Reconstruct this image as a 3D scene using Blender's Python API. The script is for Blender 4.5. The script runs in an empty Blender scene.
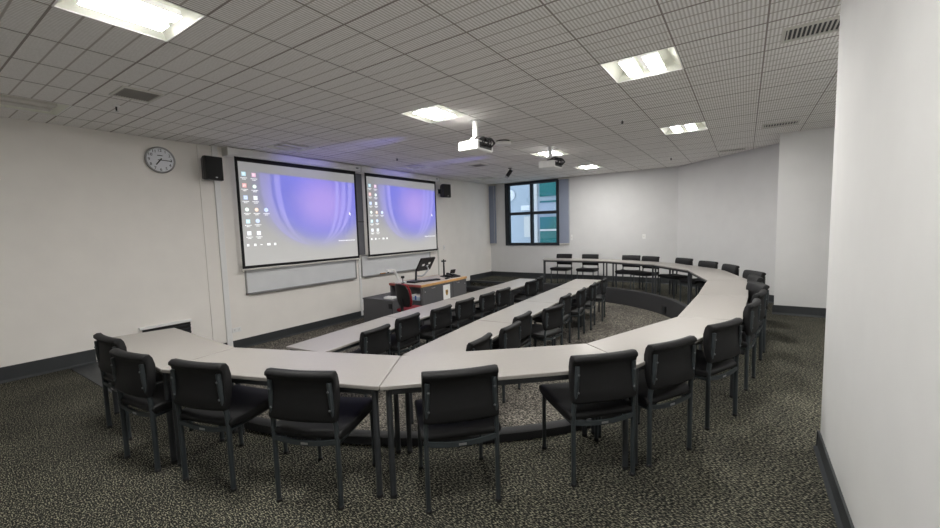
import bpy, bmesh, math, random
from mathutils import Vector, Matrix
random.seed(4)
R = math.radians
scene = bpy.context.scene
COL = scene.collection

# ------------------------------------------------------------------ materials
def srgb(r, g, b):
    f = lambda c: (c / 12.92 if c <= .04045 else ((c + .055) / 1.055) ** 2.4)
    return (f(r / 255), f(g / 255), f(b / 255), 1)

def new_mat(name):
    m = bpy.data.materials.new(name); m.use_nodes = True
    nt = m.node_tree
    return m, nt, nt.nodes['Principled BSDF']

def plain(name, rgb, rough=.6, metal=0, var=.06, scale=40, bump=0., spec=.5):
    """one colour with a faint procedural mottling"""
    m, nt, b = new_mat(name)
    b.inputs['Roughness'].default_value = rough
    b.inputs['Metallic'].default_value = metal
    b.inputs['Specular IOR Level'].default_value = spec
    c = srgb(*rgb)
    tc = nt.nodes.new('ShaderNodeTexCoord')
    nz = nt.nodes.new('ShaderNodeTexNoise'); nz.inputs['Scale'].default_value = scale; nz.inputs['Detail'].default_value = 3
    rp = nt.nodes.new('ShaderNodeValToRGB')
    lo, hi = 1 - var, 1 + var
    rp.color_ramp.elements[0].color = (c[0] * lo, c[1] * lo, c[2] * lo, 1)
    rp.color_ramp.elements[1].color = (c[0] * hi, c[1] * hi, c[2] * hi, 1)
    rp.color_ramp.elements[0].position = .3; rp.color_ramp.elements[1].position = .7
    nt.links.new(tc.outputs['Object'], nz.inputs['Vector'])
    nt.links.new(nz.outputs['Fac'], rp.inputs['Fac'])
    nt.links.new(rp.outputs['Color'], b.inputs['Base Color'])
    if bump:
        bp = nt.nodes.new('ShaderNodeBump'); bp.inputs['Strength'].default_value = bump; bp.inputs['Distance'].default_value = .002
        nt.links.new(nz.outputs['Fac'], bp.inputs['Height']); nt.links.new(bp.outputs['Normal'], b.inputs['Normal'])
    return m

def glow(name, rgb, strength):
    m, nt, b = new_mat(name)
    b.inputs['Base Color'].default_value = (.8, .8, .8, 1)
    b.inputs['Emission Color'].default_value = (*rgb, 1)
    b.inputs['Emission Strength'].default_value = strength
    return m

LAMP = 34.0
M = dict(
    wall_cream=plain('wall paint cream', (243, 239, 233), .85, var=.02, scale=3, bump=.05),
    wall_grey=plain('wall paint grey white', (206, 206, 204), .85, var=.02, scale=3, bump=.05),
    wall_white=plain('wall paint white', (216, 216, 215), .85, var=.02, scale=3, bump=.05),
    pin=plain('dark grey gap shade', (112, 113, 117), .95, var=.05, scale=200),  # dark tone for the painted shade between the screens
    base=plain('dark grey vinyl skirting', (50, 53, 55), .55, var=.05, scale=8),
    tile=plain('ceiling tile', (244, 240, 236), .95, var=.08, scale=160),
    tile_plain=plain('plain white ceiling tile', (236, 234, 231), .9, var=.02, scale=10),
    grid=plain('ceiling grid', (150, 143, 137), .6, var=.03),
    kerb=plain('kerb carpet strip', (48, 48, 49), .9, var=.15, scale=120),
    vinyl=plain('black upholstery vinyl', (25, 25, 26), .6, var=.08, scale=18, spec=.28),
    frame=plain('dark grey painted steel', (50, 56, 59), .45, var=.04, scale=20),
    tleg=plain('charcoal painted table steel', (52, 55, 58), .45, var=.04, scale=20),
    laminate=plain('pale beige laminate', (152, 148, 143), .36, var=.02, scale=60),
    edge=plain('cream table edging', (184, 176, 165), .5, var=.02),
    white=plain('white painted metal', (238, 238, 236), .45, var=.02),
    offwhite=plain('off white plastic', (214, 212, 205), .5, var=.02),
    alu=plain('aluminium', (176, 176, 176), .35, .8, var=.03),
    black=plain('black plastic', (22, 22, 23), .45, var=.08),
    blackmat=plain('matt black border', (14, 14, 16), .8, var=.05),
    speaker=plain('black speaker grille', (26, 27, 27), .8, var=.25, scale=400),
    board=plain('whiteboard surface', (226, 228, 230), .35, var=.02, scale=5),
    desk=plain('charcoal desk laminate', (84, 84, 86), .5, var=.05, scale=30),
    desktop=plain('pale desk top laminate', (196, 186, 176), .4, var=.02),
    beech=plain('beech desk edge', (206, 160, 104), .45, var=.12, scale=14),
    cherry=plain('reddish desk edge', (150, 74, 66), .45, var=.1, scale=14),
    red=plain('red fabric', (126, 24, 34), .9, var=.12, scale=120),
    steel=plain('dull steel', (110, 114, 116), .45, .6, var=.03),
    silver=plain('silver metal', (190, 190, 192), .3, .9, var=.03),
    blind=plain('blue grey blind fabric', (140, 148, 166), .85, var=.04, scale=60),
    winframe=plain('dark window aluminium', (34, 40, 46), .5, var=.04),
    bldg=plain('pale blue grey render', (178, 188, 195), .9, var=.03, scale=2),
    green=plain('green cladding', (22, 112, 108), .7, var=.06, scale=3),
    gold=plain('gold crest print', (176, 140, 62), .6, var=.1),
    blueprint=plain('blue print', (58, 92, 170), .6, var=.04),
    paleblue=plain('pale blue card', (178, 200, 214), .7, var=.04),
    numeral=plain('dark clock print', (38, 40, 46), .6, var=.02),
    clockface=plain('clock dial', (236, 238, 244), .5, var=.02),
    brown=plain('brown eraser felt', (128, 92, 64), .9, var=.1),
    ventgrey=plain('grey vent core', (156, 153, 148), .8, var=.1, scale=200),
    reflector=plain('white troffer reflector', (236, 238, 226), .35, var=.01),
    lamp_body=glow('lamp housing glow', (1.0, .98, .93), .12),
    lamp=glow('fluorescent lamp', (1.0, .98, .945), LAMP),
)

def carpet(name, stops, sc):
    m, nt, b = new_mat(name)
    b.inputs['Roughness'].default_value = .97; b.inputs['Specular IOR Level'].default_value = .1
    N, L = nt.nodes.new, nt.links.new
    tc = N('ShaderNodeTexCoord')
    mp = N('ShaderNodeMapping'); mp.inputs['Rotation'].default_value = (0, 0, R(8)); mp.inputs['Scale'].default_value = (sc * .8, sc * 2.0, sc)
    L(tc.outputs['Object'], mp.inputs['Vector'])
    nz = N('ShaderNodeTexNoise'); nz.inputs['Scale'].default_value = 1.0; nz.inputs['Detail'].default_value = 1.5; nz.inputs['Roughness'].default_value = .5
    L(mp.outputs['Vector'], nz.inputs['Vector'])
    rp = N('ShaderNodeValToRGB'); e = rp.color_ramp.elements
    while len(e) < len(stops): e.new(.5)
    for k, (p, c) in enumerate(stops): e[k].position = p; e[k].color = srgb(*c)
    L(nz.outputs['Fac'], rp.inputs['Fac'])
    big = N('ShaderNodeTexNoise'); big.inputs['Scale'].default_value = 1.3; big.inputs['Detail'].default_value = 2
    L(tc.outputs['Object'], big.inputs['Vector'])
    r2 = N('ShaderNodeValToRGB'); r2.color_ramp.elements[0].color = (.8, .8, .8, 1); r2.color_ramp.elements[1].color = (1.15, 1.15, 1.12, 1)
    r2.color_ramp.elements[0].position = .35; r2.color_ramp.elements[1].position = .65
    L(big.outputs['Fac'], r2.inputs['Fac'])
    mx = N('ShaderNodeMix'); mx.data_type = 'RGBA'; mx.blend_type = 'MULTIPLY'; mx.inputs['Factor'].default_value = 1
    L(rp.outputs['Color'], mx.inputs['A']); L(r2.outputs['Color'], mx.inputs['B'])
    L(mx.outputs['Result'], b.inputs['Base Color'])
    bp = N('ShaderNodeBump'); bp.inputs['Strength'].default_value = .6; bp.inputs['Distance'].default_value = .004
    L(nz.outputs['Fac'], bp.inputs['Height']); L(bp.outputs['Normal'], b.inputs['Normal'])
    return m
M['carpet'] = carpet('flecked carpet', [(.40, (26, 26, 25)), (.50, (46, 46, 43)), (.57, (88, 87, 78)), (.64, (142, 139, 122))], 74)
M['carpet_low'] = carpet('flecked carpet lower level', [(.36, (36, 35, 33)), (.48, (72, 70, 66)), (.57, (116, 111, 104)), (.67, (158, 152, 142))], 62)

def glass_mat():
    m, nt, b = new_mat('window glass')
    nt.nodes.remove(b)
    o = nt.nodes['Material Output']
    t = nt.nodes.new('ShaderNodeBsdfTransparent'); t.inputs['Color'].default_value = (.86, .93, 1, 1)
    g = nt.nodes.new('ShaderNodeBsdfGlossy'); g.inputs['Roughness'].default_value = .02
    mx = nt.nodes.new('ShaderNodeMixShader'); mx.inputs['Fac'].default_value = .06
    nt.links.new(t.outputs[0], mx.inputs[1]); nt.links.new(g.outputs[0], mx.inputs[2]); nt.links.new(mx.outputs[0], o.inputs['Surface'])
    return m
M['glass'] = glass_mat()

# node-expression helper for the projected wallpaper
class X:
    nt = None
    def __init__(s, o): s.o = o
    @staticmethod
    def op(kind, *a):
        n = X.nt.nodes.new('ShaderNodeMath'); n.operation = kind
        for k, v in enumerate(a):
            if isinstance(v, X): X.nt.links.new(v.o, n.inputs[k])
            else: n.inputs[k].default_value = v
        return X(n.outputs[0])
    def __add__(s, o): return X.op('ADD', s, o)
    def __sub__(s, o): return X.op('SUBTRACT', s, o)
    def __mul__(s, o): return X.op('MULTIPLY', s, o)
    def __truediv__(s, o): return X.op('DIVIDE', s, o)
def smooth(x, a, b):
    n = X.nt.nodes.new('ShaderNodeMapRange'); n.interpolation_type = 'SMOOTHSTEP'
    n.inputs['From Min'].default_value = a; n.inputs['From Max'].default_value = b
    X.nt.links.new(x.o, n.inputs['Value']); return X(n.outputs['Result'])
def mixc(f, a, b):
    n = X.nt.nodes.new('ShaderNodeMix'); n.data_type = 'RGBA'
    X.nt.links.new(f.o, n.inputs['Factor'])
    for s, v in (('A', a), ('B', b)):
        if isinstance(v, X): X.nt.links.new(v.o, n.inputs[s])
        else: n.inputs[s].default_value = v
    return X(n.outputs['Result'])

def wallpaper():
    m, nt, b = new_mat('projected desktop wallpaper')
    X.nt = nt
    b.inputs['Base Color'].default_value = (.30, .30, .30, 1); b.inputs['Roughness'].default_value = .9
    b.inputs['Specular IOR Level'].default_value = .1
    tc = nt.nodes.new('ShaderNodeTexCoord'); sp = nt.nodes.new('ShaderNodeSeparateXYZ')
    nt.links.new(tc.outputs['Generated'], sp.inputs[0])
    u = X(sp.outputs['Y']); w = X(sp.outputs['Z']); v = X.op('SUBTRACT', 1.0, w)
    ell = lambda uc, vc, a, bb: X.op('SQRT', X.op('POWER', (u - uc) / a, 2.0) + X.op('POWER', (v - vc) / bb, 2.0))
    d = ell(.66, .26, .56, .60)
    inside = X.op('SUBTRACT', 1.0, smooth(d, .62, 1.12))
    top = smooth(v - u * .02, .082, .094)
    mask = inside * top
    pink = X.op('SUBTRACT', 1.0, smooth(ell(.66, .36, .36, .42), .1, 1.0))
    col = mixc(pink, (.12, .13, .62, 1), (.34, .235, .72, 1))
    den = X.op('SQRT', X.op('MAXIMUM', X.op('SUBTRACT', 1.0, X.op('POWER', X.op('MAXIMUM', (v - .03) / .80, .0), 2.8)), .0004))
    side = u - .585
    e = X.op('ABSOLUTE', side) / den
    right = X.op('GREATER_THAN', side, 0.0); left = X.op('SUBTRACT', 1.0, right)
    low = X.op('LESS_THAN', v, .82)
    def band(a, bb, s=.010): return smooth(e, a - s, a + s) * X.op('SUBTRACT', 1.0, smooth(e, bb - s, bb + s))
    ring = ((band(.36, .44) + band(.285, .33)) * left + (band(.345, .385) + band(.275, .315) + band(.21, .245)) * right) * top * low
    gap = band(.44, .47, .02) * left * low
    col = mixc(ring * .6, col, (.36, .33, .86, 1))
    col = mixc(gap * .3, col, (.14, .13, .36, 1))
    mask2 = X.op('MAXIMUM', mask, ring * .5)
    grey = mixc(smooth(v, .1, 1.0), (.22, .22, .22, 1), (.36, .355, .34, 1))
    fin = mixc(mask2, grey, col)
    nt.links.new(fin.o, b.inputs['Emission Color'])
    b.inputs['Emission Strength'].default_value = SCREEN
    return m
SCREEN = .22
M['wallpaper'] = wallpaper()

def ceiling_mat():
    """mineral fibre tile: dark scored lines at 150 mm one way, close fine ribs the other way, a little pitting"""
    m, nt, b = new_mat('scored ceiling tile'); X.nt = nt
    b.inputs['Roughness'].default_value = .95; b.inputs['Specular IOR Level'].default_value = .1
    tc = nt.nodes.new('ShaderNodeTexCoord'); sp = nt.nodes.new('ShaderNodeSeparateXYZ'); nt.links.new(tc.outputs['Object'], sp.inputs[0])
    x = X(sp.outputs['X']); y = X(sp.outputs['Y'])
    def line(c, off, pitch, half, soft):
        f = X.op('FRACT', (c + off) / pitch); d = X.op('ABSOLUTE', f - .5) * pitch
        return X.op('SUBTRACT', 1.0, smooth(d, half - soft, half + soft))
    rib = line(x, 20.3 + .0125, .025, .0055, .003)
    score = line(y, 19.95 - .763 + .075, .15, .0065, .003)
    nz = nt.nodes.new('ShaderNodeTexNoise'); nz.inputs['Scale'].default_value = 55; nz.inputs['Detail'].default_value = 3
    nt.links.new(tc.outputs['Object'], nz.inputs['Vector'])
    pit = smooth(X(nz.outputs['Fac']), .30, .62)
    col = mixc(pit, srgb(246, 245, 242), srgb(255, 254, 252))
    col = mixc(rib * .85, col, srgb(208, 204, 200))
    col = mixc(score * .9, col, srgb(184, 178, 172))
    nt.links.new(col.o, b.inputs['Base Color'])
    return m
ICON = {k: glow('icon ' + k, c, .22) for k, c in dict(red=(.62, .08, .08), blue=(.12, .32, .8), cyan=(.25, .62, .8), green=(.12, .55, .3), white=(.85, .87, .9), orange=(.8, .42, .2), pink=(.7, .3, .5)).items()}

# ------------------------------------------------------------------ mesh builder
class MB:
    def __init__(s): s.v = []; s.f = []
    def add(s, v, f):
        n = len(s.v); s.v += [tuple(p) for p in v]; s.f += [tuple(i + n for i in q) for q in f]; return s
    def box(s, x0, x1, y0, y1, z0, z1, T=None):
        v = [Vector((x, y, z)) for z in (z0, z1) for x, y in ((x0, y0), (x1, y0), (x1, y1), (x0, y1))]
        if T: v = [T @ p for p in v]
        return s.add(v, [(3, 2, 1, 0), (4, 5, 6, 7), (0, 1, 5, 4), (1, 2, 6, 5), (2, 3, 7, 6), (3, 0, 4, 7)])
    def prism(s, poly, z0, z1):
        a = sum(poly[i][0] * poly[(i + 1) % len(poly)][1] - poly[(i + 1) % len(poly)][0] * poly[i][1] for i in range(len(poly)))
        if a < 0: poly = poly[::-1]
        n = len(poly)
        v = [(x, y, z0) for x, y in poly] + [(x, y, z1) for x, y in poly]
        return s.add(v, [tuple(range(n - 1, -1, -1)), tuple(range(n, 2 * n))] + [(i, (i + 1) % n, (i + 1) % n + n, i + n) for i in range(n)])
    def tube(s, pts, r, n=10, ry=None, closed=False):
        pts = [Vector(p) for p in pts]; ring = []; up = None
        k = len(pts)
        for i, p in enumerate(pts):
            if closed: t = (pts[(i + 1) % k] - pts[i - 1]).normalized()
            else: t = (pts[min(i + 1, k - 1)] - pts[max(i - 1, 0)]).normalized()
            if up is None:
                up = Vector((0, 0, 1)) if abs(t.z) < .9 else Vector((1, 0, 0))
            a = t.cross(up).normalized(); bvec = a.cross(t).normalized(); up = bvec
            rr = r[i] if isinstance(r, (list, tuple)) else r
            ring.append([p + a * math.cos(2 * math.pi * j / n) * rr + bvec * math.sin(2 * math.pi * j / n) * (ry or rr) for j in range(n)])
        v = [q for g in ring for q in g]; f = []
        for i in range(k if closed else k - 1):
            for j in range(n):
                i2 = (i + 1) % k
                f.append((i * n + j, i2 * n + j, i2 * n + (j + 1) % n, i * n + (j + 1) % n))
        if not closed:
            f.append(tuple(range(n))); f.append(tuple(range((k - 1) * n + n - 1, (k - 1) * n - 1, -1)))
        return s.add(v, f)
    def lathe(s, prof, T=None, n=24):
        """profile of (radius, z) turned about z"""
        v = []; f = []
        for r, z in prof:
            for j in range(n):
                a = 2 * math.pi * j / n; p = Vector((r * math.cos(a), r * math.sin(a), z)); v.append(T @ p if T else p)
        for i in range(len(prof) - 1):
            for j in range(n):
                f.append((i * n + j, i * n + (j + 1) % n, (i + 1) * n + (j + 1) % n, (i + 1) * n + j))
        f.append(tuple(range(n - 1, -1, -1))); f.append(tuple(range((len(prof) - 1) * n, len(prof) * n)))
        return s.add(v, f)
    def loft(s, sections):
        n = len(sections[0]); v = [p for q in sections for p in q]; f = []
        for i in range(len(sections) - 1):
            for j in range(n):
                f.append((i * n + j, i * n + (j + 1) % n, (i + 1) * n + (j + 1) % n, (i + 1) * n + j))
        f.append(tuple(range(n - 1, -1, -1))); f.append(tuple(range((len(sections) - 1) * n, len(sections) * n)))
        return s.add(v, f)
    def build(s, name, mat, parent=None, smooth=False, bevel=0, seg=2, mats=None):
        me = bpy.data.meshes.new(name); me.from_pydata(s.v, [], s.f)
        bm = bmesh.new(); bm.from_mesh(me); bmesh.ops.recalc_face_normals(bm, faces=bm.faces); bm.to_mesh(me); bm.free()
        me.materials.append(mat)
        o = bpy.data.objects.new(name, me); COL.objects.link(o)
        if smooth:
            for p in me.polygons: p.use_smooth = True
            if smooth != 'all': me.set_sharp_from_angle(angle=R(40))
        if bevel:
            b = o.modifiers.new('edge', 'BEVEL'); b.width = bevel; b.segments = seg; b.limit_method = 'ANGLE'; b.angle_limit = R(40)
        if parent is not None: o.parent = parent
        return o

def tag(o, label, cat, group=None):
    o['label'] = label; o['category'] = cat
    if group: o['group'] = group
    return o
def thing(name, label, cat, loc=(0, 0, 0), rz=0, group=None):
    o = bpy.data.objects.new(name, None); COL.objects.link(o)
    o.empty_display_size = .1; o.location = loc; o.rotation_euler = (0, 0, rz)
    return tag(o, label, cat, group)
def struct(o):
    o['kind'] = 'structure'; return o
def dup(root, loc, rz, label=None):
    r = root.copy(); COL.objects.link(r); r.location = loc; r.rotation_euler = (0, 0, rz)
    if label: r['label'] = label
    for ch in list(root.children):
        c = ch.copy(); COL.objects.link(c); c.parent = r
        for g in ch.children:
            d = g.copy(); COL.objects.link(d); d.parent = c
    return r
def text_mesh(txt, size, T, depth=.0006):
    cu = bpy.data.curves.new('txt', 'FONT'); cu.body = txt; cu.size = size; cu.align_x = 'CENTER'; cu.align_y = 'CENTER'; cu.extrude = depth
    o = bpy.data.objects.new('txt', cu); COL.objects.link(o)
    dg = bpy.context.evaluated_depsgraph_get(); me = bpy.data.meshes.new_from_object(o.evaluated_get(dg))
    bpy.data.objects.remove(o); bpy.data.curves.remove(cu)
    v = [T @ p.co for p in me.vertices]; f = [tuple(p.vertices) for p in me.polygons]
    bpy.data.meshes.remove(me)
    return v, f
# plane on the screen wall: local x -> +y, local y -> +z, normal +x
def wallT(x, y, z): return Matrix(((0, 0, 1, x), (1, 0, 0, y), (0, 1, 0, z), (0, 0, 0, 1)))

ZC = 3.009           # ceiling
LOW = -.30           # lower floor
XW = -7.0            # screen wall
YF = 11.65           # window wall
EYE = 1.6

# ------------------------------------------------------------------ room shell
def catmull(pts, n=8):
    out = []
    for i in range(len(pts) - 1):
        p0 = Vector(pts[max(i - 1, 0)]); p1 = Vector(pts[i]); p2 = Vector(pts[i + 1]); p3 = Vector(pts[min(i + 2, len(pts) - 1)])
        for k in range(n):
            t = k / n
            out.append(.5 * ((2 * p1) + (p2 - p0) * t + (2 * p0 - 5 * p1 + 4 * p2 - p3) * t * t + (3 * p1 - p0 - 3 * p2 + p3) * t ** 3))
    out.append(Vector(pts[-1])); return out
def offset(path, d):
    """to the inner (lower) side, which lies on the path's left-hand side"""
    out = []
    for i, p in enumerate(path):
        t = (path[min(i + 1, len(path) - 1)] - path[max(i - 1, 0)]).normalized()
        out.append(p + Vector((-t.y, t.x)) * d)
    return out
INNER = [(-4.68, 1.66), (-3.37, 1.60), (-2.03, 2.09), (-.98, 3.00), (-.517, 4.27), (-.465, 5.72), (-.46, 7.15), (-.87, 8.60), (-1.65, 9.60), (-2.87, 10.22), (-4.55, 10.27)]
kp = catmull([Vector((-5.1, 1.70))] + [Vector(p) for p in INNER] + [Vector((-5.1, 10.32))])
K_OUT = offset(kp, .045); K_IN = offset(kp, .145)
NEAR_STEP, FAR_STEP = 1.575, 10.36

slab = [(-7.1, -1.6), (3.2, -1.6), (3.2, 8.9), (.6, 9.8), (-1.4, 11.75), (-7.1, 11.75), (-7.1, FAR_STEP), (-5.1, FAR_STEP)]
slab += [(p.x, p.y) for p in reversed(K_OUT)] + [(-5.1, NEAR_STEP), (-7.1, NEAR_STEP)]
struct(MB().prism(slab, -.36, 0).build('floor', M['carpet']))
struct(MB().box(-7.1, .2, .9, 11.2, LOW - .08, LOW).build('floor_lower', M['carpet_low']))
kv = MB(); sec = []
for a, b in zip(K_OUT, K_IN):
    sec.append([Vector((a.x, a.y, LOW)), Vector((a.x, a.y, .06)), Vector((a.x * .85 + b.x * .15, a.y * .85 + b.y * .15, .072)),
                Vector((a.x * .15 + b.x * .85, a.y * .15 + b.y * .85, .072)), Vector((b.x, b.y, .06)), Vector((b.x, b.y, LOW))])
kv.loft(sec); struct(kv.build('trim_kerb', M['kerb'], smooth=True))
st = MB()
st.box(-7.0, -5.1, NEAR_STEP, NEAR_STEP + .30, LOW, -.15)
st.box(-7.0, -5.1, FAR_STEP - .30, FAR_STEP, LOW, -.15)
struct(st.build('floor_step', M['kerb'], bevel=.01))
ns = MB()
ns.box(-7.0, -5.1, NEAR_STEP - .26, NEAR_STEP + .012, -.05, .006)
ns.box(-7.0, -5.1, FAR_STEP - .012, FAR_STEP + .10, -.05, .006)
ns.box(-7.0, -5.1, NEAR_STEP + .25, NEAR_STEP + .312, -.19, -.144)
ns.box(-7.0, -5.1, FAR_STEP - .312, FAR_STEP - .25, -.19, -.144)
struct(ns.build('trim_step_nosing', M['base']))

WZ0, WZ1 = LOW - .1, ZC + .25
struct(MB().box(XW - .14, XW, -1.74, YF + .14, WZ0, WZ1).build('wall_left', M['wall_cream']))
# window wall with its opening
WX0, WX1, WB, WT = -6.40, -4.62, 1.035, 2.972
w = MB()
w.box(XW, WX0, YF, YF + .2, WZ0, WZ1); w.box(WX1, -1.36, YF, YF + .2, WZ0, WZ1)
w.box(WX0, WX1, YF, YF + .2, WZ0, WB); w.box(WX0, WX1, YF, YF + .2, WT, WZ1)
struct(w.build('wall_window', M['wall_white']))
struct(MB().prism([(-1.43, YF), (.53, 9.60), (.63, 9.70), (-1.36, YF + .12)], -.1, WZ1).build('wall_angled', M['wall_white']))
struct(MB().prism([(.44, 8.55), (3.3, 8.55), (3.3, 9.75), (.55, 9.75), (.50, 9.62)], -.1, WZ1).build('wall_far', M['wall_white']))
struct(MB().box(.468, 3.3, -1.6, 3.58, -.1, WZ1).build('wall_right', M['wall_grey']))
struct(MB().box(3.1, 3.3, 3.58, 8.55, -.1, WZ1).build('wall_alcove', M['wall_white']))
struct(MB().box(XW, 3.3, -1.74, -1.6, -.1, WZ1).build('wall_back', M['wall_white']))

# skirtings
def skirt(name, p, q, z0, h=.155, flip=False, cap=True):
    p, q = Vector(p), Vector(q); t = (q - p).normalized(); n = Vector((-t.y, t.x)) * (-1 if flip else 1)
    prof = [(0, 0), (.032, 0), (.03, .008), (.014, .026), (.012, h), (0, h)]
    b = MB(); b.loft([[Vector((p.x + n.x * a, p.y + n.y * a, z0 + c)) for a, c in prof], [Vector((q.x + n.x * a, q.y + n.y * a, z0 + c)) for a, c in prof]])
    return struct(b.build(name, M['base']))
skirt('baseboard_left', (XW, -1.6), (XW, NEAR_STEP), 0, h=.178, flip=True)
skirt('baseboard_left.001', (XW, NEAR_STEP + .0), (XW, NEAR_STEP + .32), -.15, flip=True)
skirt('baseboard_left.002', (XW, NEAR_STEP + .32), (XW, FAR_STEP - .3), LOW, flip=True)
skirt('baseboard_left.003', (XW, FAR_STEP - .3), (XW, FAR_STEP), -.15, flip=True)
skirt('baseboard_left.004', (XW, FAR_STEP), (XW, YF), 0, flip=True)
skirt('baseboard_window', (XW, YF), (-1.43, YF), 0, flip=True)
skirt('baseboard_angled', (-1.43, YF), (.52, 9.62), 0, flip=True)
skirt('baseboard_far', (.42, 8.55), (3.1, 8.55), 0, flip=True)
skirt('baseboard_right', (.468, -1.6), (.468, 3.60), 0, h=.128)
skirt('baseboard_right.001', (.45, 3.58), (3.1, 3.58), 0, h=.128)

# ceiling: 600 mm cells of ribbed tiles, each split into four sub-panels
XL = [-2.30 - .6 * k for k in range(8, -10, -1)]
YT = [.763 + .6 * j for j in range(-4, 19)]
lit = [(-3.5, .763), (-3.5, 3.763), (-3.5, 7.363), (-3.5, 9.763), (-1.1, .763), (-1.1, 3.763), (-1.1, 6.763), (1.3, 3.763)]
unlit = [(-6.5, .763), (-6.5, 3.763), (-6.5, 6.763), (-6.5, 9.763)]
plainc = [(-3.5, 4.363), (-3.5, 6.763)]
vents = [(.1, 3.763)]
near = lambda c, L: any(abs(c[0] - a) < .05 and abs(c[1] - b) < .05 for a, b in L)
tiles = MB(); grid = MB()
for x0 in XL:
    for y0 in YT:
        if x0 > 3.2 or x0 < -7.2 or near((x0, y0), lit + unlit): continue
        if near((x0, y0), plainc):
            continue
        tiles.add([(x0, y0, ZC), (x0 + .6, y0, ZC), (x0 + .6, y0 + .6, ZC), (x0, y0 + .6, ZC)], [(0, 1, 2, 3)])
tiles.box(-7.15, 3.3, -1.7, YF + .1, ZC + .16, ZC + .2)
me = tiles
ceil = bpy.data.objects.new('ceiling', bpy.data.meshes.new('ceiling')); COL.objects.link(ceil)
ceil.data.from_pydata(me.v, [], me.f); ceil.data.materials.append(ceiling_mat()); struct(ceil)
for x0 in XL:
    if -7.2 < x0 < 3.2: grid.box(x0 - .006, x0 + .006, -1.6, YF + .05, ZC - .002, ZC + .02)
for y0 in YT: grid.box(-7.05, 3.15, y0 - .006, y0 + .006, ZC - .002, ZC + .02)
struct(grid.build('ceiling_grid', M['grid']))
for x0, y0 in plainc:
    struct(MB().box(x0 + .008, x0 + .592, y0 + .008, y0 + .592, ZC - .001, ZC + .012).build('ceiling_tile', M['tile_plain']))

# window
def frame_mb(x0, x1, z0, z1, y0, y1, t):
    b = MB(); b.box(x0, x1, y0, y1, z0, z0 + t); b.box(x0, x1, y0, y1, z1 - t, z1)
    b.box(x0, x0 + t, y0, y1, z0 + t, z1 - t); b.box(x1 - t, x1, y0, y1, z0 + t, z1 - t); return b
win = bpy.data.objects.new('window_1', None); COL.objects.link(win); struct(win)
b = frame_mb(WX0 - .02, WX1 + .02, WB - .02, WT + .02, YF - .03, YF + .09, .085)
mx_, tz = -5.50, 2.02
b.box(mx_ - .04, mx_ + .04, YF - .02, YF + .09, WB + .06, WT - .06)
b.box(WX0 + .06, WX1 - .06, YF - .015, YF + .09, tz - .045, tz + .045)
b.box(WX0 + .06, WX0 + .13, YF - .01, YF + .085, WB + .06, WT - .06)
struct(b.build('window_frame', M['winframe'], win))
for xa, xb in ((WX0 + .12, mx_ - .04), (mx_ + .04, WX1 - .06)):
    for za, zb in ((WB + .06, tz - .045), (tz + .045, WT - .06)):
        struct(MB().box(xa, xb, YF + .04, YF + .046, za, zb).build('window_pane', M['glass'], win))

# building across the gap outside the window
YB = 14.6
t = thing('outside_building', 'pale blue grey building with green cladding seen through the window', 'building', (-7, YB, LOW))
MB().box(-5, 5.5, 0, .3, 0, 7).build('wall', M['bldg'], t)
def out(px0, px1, z0, z1, d, name, mat):   # lengths along the facade measured at the facade
    return MB().box(px0 + 7, px1 + 7, -d, 0, z0 - LOW, z1 - LOW).build(name, M[mat], t)
out(-6.52, -3.5, 2.73, 5.0, .06, 'cladding_panel', 'green')
out(-6.52, -3.5, .0, 1.95, .06, 'cladding_panel', 'green')
out(-6.80, -6.62, .0, 5.0, .10, 'downpipe', 'offwhite')
out(-6.52, -3.5, 2.50, 2.56, .05, 'cladding_rail', 'green')
out(-6.52, -3.5, 2.08, 2.13, .05, 'cladding_rail', 'green')
out(-6.52, -3.5, 1.42, 1.49, .09, 'cladding_rail', 'offwhite')
out(-7.22, -6.88, 2.24, 2.42, .25, 'wall_box', 'white')
out(-7.20, -6.95, 1.2, 2.0, .05, 'access_panel', 'offwhite')
pv = MB(); pv.lathe([(.19, 0), (.22, .02), (.22, .08), (.16, .11)], Matrix.Translation((-.80, 0, 2.86 - LOW)) @ Matrix.Rotation(R(90), 4, 'X'))
pv.build('vent_cowl', M['white'], t, smooth=True)
struct(MB().box(-12, 2, YF + .21, 20, -3.2, -3).build('ground_outside', M['bldg']))

# ------------------------------------------------------------------ wall fittings
def trim(name, y0, y1, z0, z1, d, mat='offwhite'): return struct(MB().box(XW, XW + d, y0, y1, z0, z1).build(name, M[mat], bevel=.003))
trim('trim_1', 2.985, 3.165, -.13, ZC, .016, 'wall_cream')
trim('trim_2', 3.19, 3.275, LOW + .02, ZC, .03, 'white')
trim('trim_3', 6.005, 6.06, LOW + .05, 1.02, .03, 'white')
trim('trim_4', 8.80, 8.84, -.1, 1.10, .02)

def plate(name, label, loc, T, w_, h_, kind, cat, holes):
    t = thing(name, label, cat, loc)
    L = Matrix.Translation(Vector((0, 0, 0))) @ T
    MB().box(-w_ / 2, w_ / 2, -h_ / 2, h_ / 2, 0, .009, L).build('faceplate', M['white'], t, bevel=.002)
    for hx in holes:
        if kind == 'switch': MB().box(hx - .012, hx + .012, -.016, .016, .009, .014, L).build('rocker', M['offwhite'], t, bevel=.002)
        else:
            b = MB()
            for dx, dy in ((-.008, .006), (.008, .006), (0, -.009)): b.box(hx + dx - .002, hx + dx + .002, dy - .005, dy + .005, .009, .0096, L)
            b.build('socket_slots', M['black'], t)
    return t
TW = Matrix(((0, 0, 1, 0), (1, 0, 0, 0), (0, 1, 0, 0), (0, 0, 0, 1)))      # on the screen wall
TF = Matrix(((1, 0, 0, 0), (0, 0, -1, 0), (0, 1, 0, 0), (0, 0, 0, 1)))     # on the window wall
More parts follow.
